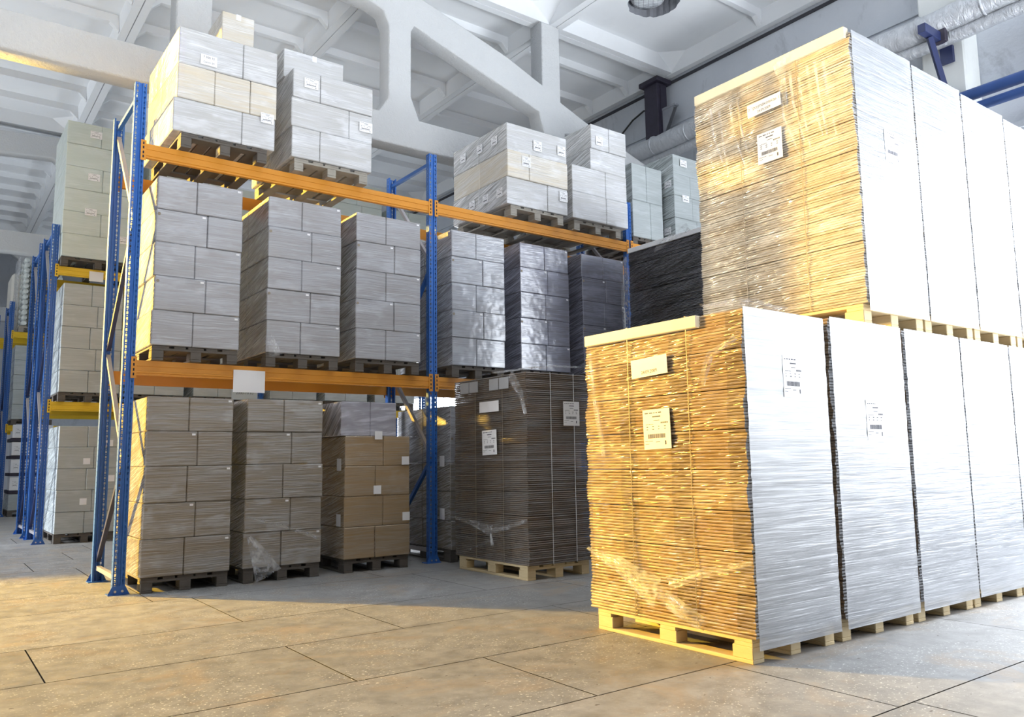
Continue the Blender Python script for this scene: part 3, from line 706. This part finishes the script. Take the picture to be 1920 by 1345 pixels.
# ------------------------------------------------------------------ racks
_pm = {}
def post_mesh(H, flip):
    k = (H, flip)
    if k not in _pm:
        prof = [(-.033, .066), (-.049, .066), (-.049, 0), (-.013, 0), (-.009, .011), (.009, .011), (.013, 0), (.049, 0), (.049, .066), (.033, .066)]
        b = MB()
        for i in range(len(prof)-1):
            (xa, ya), (xb, yb) = prof[i], prof[i+1]
            if flip: ya, yb = -ya, -yb
            b.quad([(xa, ya, .005), (xb, yb, .005), (xb, yb, H), (xa, ya, H)], 'post_blue')
        _pm[k] = b.mesh('post', fix=False)
    return _pm[k]
def rack(name, lab, y0, xs, H, levels, bm_, cat='pallet rack', D=1.03, beams=True, braces=True, grp=None, bh=.13):
    t_ = thing(name, (xs[0], y0, 0), lab, cat, grp)
    X0 = xs[0]
    for x in xs:
        x -= X0
        for yy_, fl_ in ((0, False), (D, True)):
            p = link(post_mesh(H, fl_), 'upright_post', t_, (x, yy_, 0))
            b = MB(); sg = 1 if not fl_ else -1
            b.box(-.085, .085, min(-.02*sg, .10*sg), max(-.02*sg, .10*sg), 0, .006, 'blue_paint')
            b.quad([(-.085, -.004*sg, .006), (.085, -.004*sg, .006), (.05, -.004*sg, .075), (-.05, -.004*sg, .075)], 'blue_paint')
            fp = b.build('foot_plate', p, fix=False)
            for bx in (-.028, .028):
                q = MB(); q.tube([(bx, -.004*sg, .03), (bx, -.014*sg, .03)], .010, 'bolt_metal', 8); q.build('bolt', p)
        if braces:
            rz = [H-.15, H-1.25, H-2.35, H-3.4, .12]; yA, yB = .05, D-.05
            def brace(ya, za, yb, zb, mt):
                d = Vector((0, yb-ya, zb-za)); n_ = Vector((0, -d.z, d.y)).normalized()*.02; b = MB(); a, c = Vector((x, ya, za)), Vector((x, yb, zb))
                i = len(b.v)
                for p_ in (a, c):
                    for sx_, sn in ((-.018, -1), (.018, -1), (.018, 1), (-.018, 1)): b.v.append(tuple(p_+Vector((sx_, 0, 0))+n_*sn))
                kk = b.mat(mt)
                for q in ((0,1,5,4),(1,2,6,5),(2,3,7,6),(3,0,4,7),(0,3,2,1),(4,5,6,7)): b.f.append(q); b.mi.append(kk)
                b.build('brace', t_)
            brace(yA, H-.10, yB, H-.10, 'blue_paint'); brace(yA, .13, yB, .13, 'brace_metal')
            Zs = [H-.2, H-1.25, H-2.35, H-3.4, .2]; side = [yB, yA, yB, yA, yB]
            for i in range(4): brace(side[i], Zs[i]-(.06 if i else 0), side[i+1], Zs[i+1], 'brace_metal' if i % 2 == 0 else 'blue_dark' if x == 0 else 'blue_paint')
    if beams:
        for i in range(len(xs)-1):
            xa, xb = xs[i]-X0+.055, xs[i+1]-X0-.055
            for z in levels:
                for yy_, sg in ((-.0, 1), (D, -1)):
                    b = MB(); ya, yb = (-.012, .038) if sg == 1 else (D-.038, D+.012)
                    fy = ya if sg == 1 else yb
                    # stepped beam profile
                    prof = [(0, bh), (0, bh*.62), (.006, bh*.60), (.006, bh*.30), (0, bh*.28), (0, bh*.16), (.008, bh*.13), (.008, 0), (.05, 0), (.05, bh)]
                    pr = [((fy+sg*u), z-bh+v) for u, v in prof]; k = b.mat(bm_); n = len(pr)
                    for xx_ in (xa, xb):
                        for (u, v) in pr: b.v.append((xx_, u, v))
                    for j in range(n): b.f.append((j, (j+1) % n, n+(j+1) % n, n+j)); b.mi.append(k)
                    b.f.append(tuple(range(n))); b.mi.append(k); b.f.append(tuple(range(n, 2*n))); b.mi.append(k)
                    o = b.build('beam', t_)
                    for xc, s2 in ((xa, -1), (xb, 1)):
                        c = MB(); x_0, x_1 = sorted((xc-s2*.006, xc+s2*.040)); y_0, y_1 = sorted((fy-sg*.0, fy-sg*.004-sg*.0))
                        c.box(x_0, x_1, y_0, y_1, z-bh-.03, z+.03, bm_)
                        for hz in (-.125, -.085, -.04, 0.0):
                            c.box((x_0+x_1)/2-.006, (x_0+x_1)/2+.006, (y_0-.0012) if sg == 1 else y_1, y_0 if sg == 1 else y_1+.0012, z+hz-.012, z+hz+.012, 'dark_hole')
                        c.build('beam_connector', o)
    return t_
mr = rack('pallet_rack', 'tall blue and orange pallet rack in the middle with three levels of wrapped loads', 0, [0, 3.08, 6.16, 9.0], 4.55, [2.0, 3.98], 'orange_paint')
card = thing('hanging_card', (0, 0, 0), 'blank white card taped on the lower orange beam between the first two loads', 'card')
card.location = (1.05, -.022, 1.86)
b = MB(); b.box(-.15, .15, 0, .002, -.11, .10, 'paper'); b.build('card_sheet', card)

r2 = rack('pallet_rack', 'blue rack with yellow beams in the next row left behind the orange rack', 5.55, [0, 3.08, 6.16], 4.60, [2.0, 3.98], 'yellow_paint', grp='back rows of racking')
r3 = rack('pallet_rack', 'blue rack standing back to back right behind the yellow beamed rack', 6.84, [-.02, 3.06, 6.14], 4.60, [2.0, 3.98], 'yellow_paint', grp='back rows of racking')
r4 = rack('pallet_rack', 'farthest blue rack with yellow beams at the left edge of the photo', 13.2, [.08, 3.2, 6.3], 4.74, [1.98, 4.06], 'yellow_paint', grp='back rows of racking')
r5 = rack('pallet_rack', 'distant blue rack behind the one holding the bottle packs', 14.4, [-.1, 3.0, 6.1], 4.6, [1.98, 4.06], 'yellow_paint', grp='back rows of racking')
for yb_ in (5.43, 13.1): pass
bc = thing('hanging_card', (.56, 5.52, 3.88), 'small white card on the yellow beam of the back rack', 'card')
b = MB(); b.box(-.10, .09, 0, .002, -.08, .07, 'paper'); b.build('card_sheet', bc)
GB = 'carton loads in the back rack'
bq = load(.06, 1.06, 3.98, 6.17, 6, 'carton_white', 'tall stack of pale greenish white cartons on the upper yellow beam', GB, y0=5.42, seams=(.46, (), .5, (), .5, ()), stickers=False, seed=21)
for (u, z_, s_l) in ((.30, 1.98, 81), (.30, 1.32, 82), (.28, .78, 83), (.75, .42, 84)): label(bq, '-Y', u, u+.16, z_, z_+.11, -.012, 'doc', seed=s_l)
for (a, b_, zt, l) in ((1.2, 2.0, 5.9, 'white cartons on the upper back level behind the leftmost top load'), (2.1, 2.9, 5.6, 'white cartons on the upper back level behind the second top load'), (4.25, 5.22, 6.1, 'tall white load on the upper back level peeking above the orange beam'), (5.35, 6.25, 5.75, 'white cartons of the upper back level seen between beam and middle blue post')):
    load(a, b_, 3.98, zt, 5, 'carton_white', l, GB, y0=5.42, stickers=False, seed=22, rows_=1)
for i, (a, b_) in enumerate(((.12, .92), (1.03, 1.83), (1.98, 2.78), (3.2, 4.0), (4.15, 4.95), (5.1, 5.9))):
    l = ['grey cartons on the lower yellow beam, leftmost of the back rack', 'grey back rack cartons seen through the gap above the leftmost floor load', 'grey cartons of the back rack hidden mostly behind the orange beam', 'grey back rack cartons seen just beside the middle blue post', 'grey back rack cartons behind the shiny first level loads', 'grey back rack cartons behind the dark first level load'][i]
    lo_ = load(a, b_, 2.0, 3.72, 5, 'carton_far', l, GB, y0=5.42, stickers=False, seed=30+i, rows_=1)
    if i == 2: label(lo_, '-Y', .58, 1.0, .10, .34, -.016, 'text', mat='grey_card', lab='grey blue card with printed number', lines=[('2000-7X10', .062, -.012)])
for i, (a, b_, zt) in enumerate(((.16, .96, 1.65), (1.05, 1.85, 1.6), (2.0, 2.8, 1.6))):
    l = ['grey cartons with white labels on the floor under the yellow beam', 'grey cartons on the floor of the back rack seen between the two left blue posts', 'grey cartons on the floor of the back rack behind the brown loads'][i]
    o = load(a, b_, 0, zt, 5, 'carton_far', l, GB, y0=5.42, stickers=False, seed=40+i, rows_=1)
    for (u, z_) in ((.33, 1.10), (.66, .85), (.31, .53), (.64, .25), (.62, 1.36)): label(o, '-Y', u, u+.09, z_, z_+.09, -.012, 'blank', name='carton_label')

# far row: bottles, cartons, trays
def bottle_load(x, y_, zb, lab):
    t_ = thing('bottle_pallet', (x, y_, zb), lab, 'pallet load')
    p = pallet(t_, .8, 1.1, .13, 'pallet_grey')
    for i in range(13):
        b = MB(); z = .20+i*.12
        for k in range(5):
            for q in range(2):
                xx_ = .09+k*.165; yy_ = .03+q*.5
                b.tube([(xx_, yy_-.06, z), (xx_, yy_-.04, z), (xx_, yy_+.38, z), (xx_, yy_+.42, z)], [.03, .056, .056, .03], 'bottle_plastic', 10)
        b.build('bottle_layer', t_, smooth=True)
    crumple(t_, [(-.04, .5, .1), (-.05, .5, .8), (-.03, .5, 1.72)], 1.0, .9, 'thick_film', 'side_film', (-1, 0, 0), 5, amp=.03)
    return t_
bottle_load(.22, 13.1, 4.06, 'pallet of stacked clear bottle packs on the far yellow beam')
load(.18, .98, 1.98, 3.75, 5, 'carton_far', 'grey cartons on the far rack middle level below the bottle packs', 'loads in the far rack', y0=13.1, stickers=False, rows_=1, seed=60)
tr = thing('tray_stack', (.22, 13.1, 0), 'stack of white labelled boxes in dark trays on the floor of the far rack', 'pallet load')
pallet(tr, .8, 1.1, .13, 'pallet_old')
b = MB(); b.box(0, .8, 0, 1.1, .132, .48, 'carton_far', .01); b.build('carton', tr)
for i in range(4):
    z = .49+i*.38; b = MB(); b.box(0, .8, 0, 1.1, z, z+.07, 'soot_steel'); ty = b.build('tray', tr)
    for k in range(3):
        b = MB(); b.box(.01+k*.265, .25+k*.265, .01, .5, z+.072, z+.36, 'paper', .006); bo = b.build('carton', tr)
        label(tr, '-Y', .05+k*.265, .17+k*.265, z+.14, z+.28, .008, 'doc', seed=70+i*3+k)
cv = thing('covered_load', (.12, 14.3, 4.06), 'tall load under a pale fabric cover at the far left edge', 'pallet load')
pallet(cv, .8, 1.1, .13, 'pallet_old'); b = MB(); b.box(0, .8, 0, 1.1, .132, 1.55, 'fabric_cover', .05); b.build('fabric_cover', cv)

# ------------------------------------------------------------------ stacks of flat cardboard
def sheets(parent, x0, x1, y0, y1, z0, z1, n, mx, my, mtop, r, st, lean=(0, 0)):
    """bundle of flat folded cartons: every sheet with its own bulging, slightly shifted edge"""
    b = MB(); kx, ky, kt = b.mat(mx), b.mat(my), b.mat(mtop); p = (z1-z0)/n
    for i in range(n):
        st[0] = st[0]*.85+r.uniform(-.0045, .0045); st[1] = st[1]*.85+r.uniform(-.0045, .0045)
        dx, dy = st[0]+r.uniform(-.002, .002), st[1]+r.uniform(-.002, .002)
        za, zb = z0+i*p, z0+(i+.86)*p; zm = (za+zb)/2; base = len(b.v)
        for z, e in ((za, 0), (zm, .005), (zb, 0)):
            for (x, y_) in ((x0+dx-e, y0+dy-e), (x1+dx+e, y0+dy-e), (x1+dx+e, y1+dy+e), (x0+dx-e, y1+dy+e)): b.v.append((x, y_, z))
        for lv in (0, 4):
            for j in range(4):
                b.f.append((base+lv+j, base+lv+(j+1) % 4, base+lv+4+(j+1) % 4, base+lv+4+j)); b.mi.append(ky if j == 0 else (kx if j in (1, 3) else ky))
        b.f.append((base+3, base+2, base+1, base)); b.mi.append(kt); b.f.append((base+8, base+9, base+10, base+11)); b.mi.append(kt)
    return b.build('cardboard_bundle', parent, fix=False)
def bale(x0, x1, y0, y1, zb, zt, mx, my, lab, grp, pal='pallet_new', seed=0, nb=8, straps=True, ph=.13, pinx=.03, n=12, skin=False):
    r = random.Random(seed+100); t_ = thing('cardboard_bale', (x0, y0, zb), lab, 'cardboard bale', grp)
    W, D = x1-x0, y1-y0
    p = pallet(t_, W-.01, D-.08, ph, pal); p.location = (.005, .03, 0)
    z = ph+.002; h = (zt-zb-ph-.004)/nb; st = [0, 0]
    for i in range(nb): sheets(t_, 0, W, 0, D, z, z+h-.003, n, mx, my, mx, r, st); z += h
    if skin:                                       # stretch film drawn tight over the long side
        b = MB(); k = b.mat('skin_film'); nx, nz = 10, 60
        for i in range(nz+1):
            for j in range(nx+1): b.v.append((W*j/nx, -.019+r.uniform(-.002, .002), ph*.6+(zt-zb-ph*.6)*i/nz))
        for i in range(nz):
            for j in range(nx): a = i*(nx+1)+j; b.f.append((a, a+1, a+nx+2, a+nx+1)); b.mi.append(k)
        b.build('film_skin', t_, fix=False, smooth=True)
    if straps:
        for f_ in (.30, .68):
            b = MB(); b.box(-.013, -.0115, D*f_, D*f_+.005, ph, zt-zb, 'strap_plastic'); b.box(-.014, W+.012, D*f_, D*f_+.010, zt-zb-.001, zt-zb+.002, 'strap_plastic'); b.build('strap', t_)
        for f_ in (.36, .74):
            b = MB(); b.box(W*f_, W*f_+.006, -.0145, -.012, ph, zt-zb, 'strap_clear'); b.build('strap', t_)
    return t_
GL, GU = 'wrapped cardboard bales in the lower front row', 'wrapped cardboard bales in the upper front row'
low = [(2.16, 2.92), (2.99, 3.82), (3.87, 4.64), (4.66, 5.45), (5.47, 6.26)]
lowl = ['golden lit wrapped cardboard bale at the front corner of the lower row', 'second wrapped bale of the lower row with a pale label near its top', 'third wrapped bale of the lower row, strongly wrinkled shiny film', 'fourth wrapped bale of the lower row, bright white', 'fifth wrapped bale of the lower row, bleached white']
bl = []
for i, (a, b_) in enumerate(low):
    bl.append(bale(a, b_, -4.83, -3.55, 0, 1.91 if i == 0 else 1.93, 'sheets_gold' if i == 0 else 'sheets_tan', 'sheets_film', lowl[i], GL, seed=i, skin=True, n=12 if i < 3 else 10, pal='pallet_new'))
f0 = bl[0]
label(f0, '-X', .83, .53, 1.585, 1.70, -.024, 'text', rot=.05, seed=1, lines=[('24.09.2009', .03, -.03)], lab='blank-looking white card standing out from the film')
label(f0, '-X', .745, .525, 1.14, 1.38, -.02, 'doc', rot=.03, seed=2)
b = MB(); b.box(-.022, .03, .30, 1.27, 1.835, 1.905, 'pale_board', .004); b.build('edge_board', f0)
label(f0, '-Y', .33, .52, 1.42, 1.66, -.02, 'doc', seed=3, mat='paper')
# gathered film at the foot of the golden bale (-X face), coordinates local to the bale
crumple(f0, [(-.02, 1.27, .51), (-.03, .95, .43), (-.045, .64, .30)], .02, .20, 'clear_film', 'film_tail', (-1, 0, 0), 1, n=34, m_=9, amp=.02)
crumple(f0, [(-.02, -.02, .525), (-.03, .30, .45), (-.04, .56, .36)], .03, .07, 'clear_film', 'film_tail', (-1, 0, 0), 2, n=24, amp=.012)
crumple(f0, [(-.04, .66, .35), (-.05, .55, .28), (-.045, .42, .22), (-.02, .33, .17)], .10, .10, 'clear_film', 'film_tail', (-1, 0, 0), 7, n=20, amp=.022)
crumple(f0, [(-.02, 1.22, 1.80), (-.025, 1.17, 1.45), (-.02, 1.10, 1.1)], .03, .05, 'clear_film', 'film_fold', (-1, 0, 0), 5, amp=.008)
crumple(f0, [(-.02, .02, 1.74), (-.025, .2, 1.66), (-.025, .27, 1.5)], .03, .06, 'clear_film', 'film_fold', (-1, 0, 0), 6, amp=.012)
crumple(f0, [(-.01, .25, 1.93), (.08, .02, 1.93), (.35, -.01, 1.91)], .14, .12, 'clear_film', 'top_film', (0, 0, 1), 8, amp=.018)
label(bl[1], '-Y', .34, .55, 1.18, 1.43, -.02, 'doc', seed=4)
# dark pinch shadows of the loose film at the corner of the second bale
up = [(3.45, 4.22), (4.24, 4.97), (4.99, 5.72), (5.74, 6.44)]
upl = ['pale golden wrapped bale at the corner of the upper row', 'second wrapped bale of the upper row with hazy grey bands', 'third wrapped bale of the upper row', 'fourth wrapped bale of the upper row, bleached by daylight']
bu = []
for i, (a, b_) in enumerate(up):
    bu.append(bale(a, b_, -4.84, -3.50, 1.97, 3.97 - .02*i, 'sheets_pale' if i == 0 else 'sheets_tan', 'sheets_film', upl[i], GU, seed=20+i, skin=True, nb=9, n=12 if i < 3 else 10))
for i_, o_ in enumerate(bu): o_.location.z = 1.937
u0 = bu[0]
b = MB(); b.box(-.022, .03, .02, 1.33, 1.955, 2.035, 'pale_board', .004); b.build('edge_board', u0)
label(u0, '-X', .82, .53, 1.665, 1.765, -.03, 'text', rot=.02, seed=1, lines=[('«Гофроупаковка» 13к', .034, .012), ('24.09.2009', .026, -.027)])
label(u0, '-X', .75, .54, 1.28, 1.51, -.026, 'doc', seed=2)
label(u0, '-Y', .33, .53, 1.15, 1.38, -.02, 'doc', seed=3)
for k, (yv, s) in enumerate(((.35, 1), (.42, 2), (.50, 3), (.22, 4), (.28, 5), (.95, 6), (1.05, 7), (.88, 8), (1.14, 9), (.15, 10))):
    r = random.Random(k); z0_ = 1.9-r.uniform(0, .1)
    crumple(u0, [(-.02, yv+.03, z0_), (-.022, yv+.01, z0_-.25), (-.022, yv-.03-.03*(k % 3), z0_-.55)], .025, .012, 'clear_film', 'film_fold', (-1, 0, 0), 30+k, amp=.006, m_=3)
crumple(u0, [(-.03, .52, 1.99), (-.035, .50, 1.85), (-.03, .48, 1.62)], .12, .01, 'clear_film', 'film_fold', (-1, 0, 0), 50, amp=.01)

GM = 'dark wrapped cardboard bales behind the front row'
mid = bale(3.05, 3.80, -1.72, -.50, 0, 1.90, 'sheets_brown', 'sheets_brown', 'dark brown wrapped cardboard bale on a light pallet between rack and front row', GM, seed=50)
label(mid, '-X', .745, .415, 1.55, 1.655, -.02, 'blank', seed=1, lab='blank white card')
label(mid, '-X', .70, .455, 1.135, 1.375, -.02, 'doc', rot=.03, seed=2)
label(mid, '-Y', .42, .62, 1.40, 1.63, -.02, 'doc', seed=3)
crumple(mid, [(-.02, 1.20, .51), (-.03, .85, .48), (-.035, .56, .42)], .02, .10, 'clear_film', 'film_tail', (-1, 0, 0), 21, n=30, amp=.012)
crumple(mid, [(-.02, -.01, .54), (-.03, .25, .47), (-.035, .50, .42)], .03, .05, 'clear_film', 'film_tail', (-1, 0, 0), 22, n=24, amp=.01)
crumple(mid, [(-.035, .53, .47), (-.04, .53, .36), (-.035, .51, .28)], .03, .04, 'thick_film', 'film_knot', (-1, 0, 0), 23, n=12, amp=.01)
crumple(mid, [(-.02, 1.20, .16), (-.025, .9, .22), (-.03, .55, .33)], .01, .02, 'clear_film', 'film_tail', (-1, 0, 0), 24, amp=.004)
crumple(mid, [(-.01, .5, 1.91), (.12, .05, 1.93), (.45, .02, 1.95), (.75, .08, 1.97)], .10, .18, 'clear_film', 'top_film', (0, 0, 1), 25, amp=.02)
crumple(mid, [(-.018, .22, 1.88), (-.02, .06, 1.7), (-.015, -.01, 1.5)], .12, .03, 'clear_film', 'film_fold', (-1, 0, 0), 26, amp=.012)
for (y0_, y1_) in ((1.1, .78), (.58, .26)):
    b = MB(); b.box(-.016, -.012, y1_, y1_+(y0_-y1_)*.48, 1.76, 1.87, 'sticker_grey'); b.box(-.016, -.012, y1_+(y0_-y1_)*.52, y0_, 1.76, 1.87, 'sticker_grey'); b.build('tape_piece', mid)
for i, (a, b_) in enumerate(((5.62, 6.38),)):
    bale(a, b_, -1.72, -.50, 0, 1.90, 'sheets_brown', 'sheets_brown', 'brown bale on the floor carrying the black wrapped bale' if i == 0 else 'brown bale on the floor beside the supporting bale behind the front row', GM, seed=55+i)
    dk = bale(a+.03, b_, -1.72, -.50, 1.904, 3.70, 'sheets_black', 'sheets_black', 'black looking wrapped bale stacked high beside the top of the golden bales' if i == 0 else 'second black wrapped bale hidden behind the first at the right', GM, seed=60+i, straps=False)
    if i == 0:
        b = MB(); b.box(-.025, .01, .02, 1.22, 1.74, 1.80, 'white_plaster', .004); b.build('edge_board', dk)
        crumple(dk, [(-.02, 1.24, 1.7), (-.03, 1.27, 1.1), (-.02, 1.26, .5), (-.02, 1.25, .1)], .08, .16, 'clear_film', 'film_tail', (-1, .3, 0), 70, amp=.03)
        crumple(dk, [(-.02, .75, 1.66), (-.04, .55, 1.74), (-.03, .2, 1.84)], .05, .10, 'clear_film', 'top_film', (-1, 0, 0), 71, amp=.02)
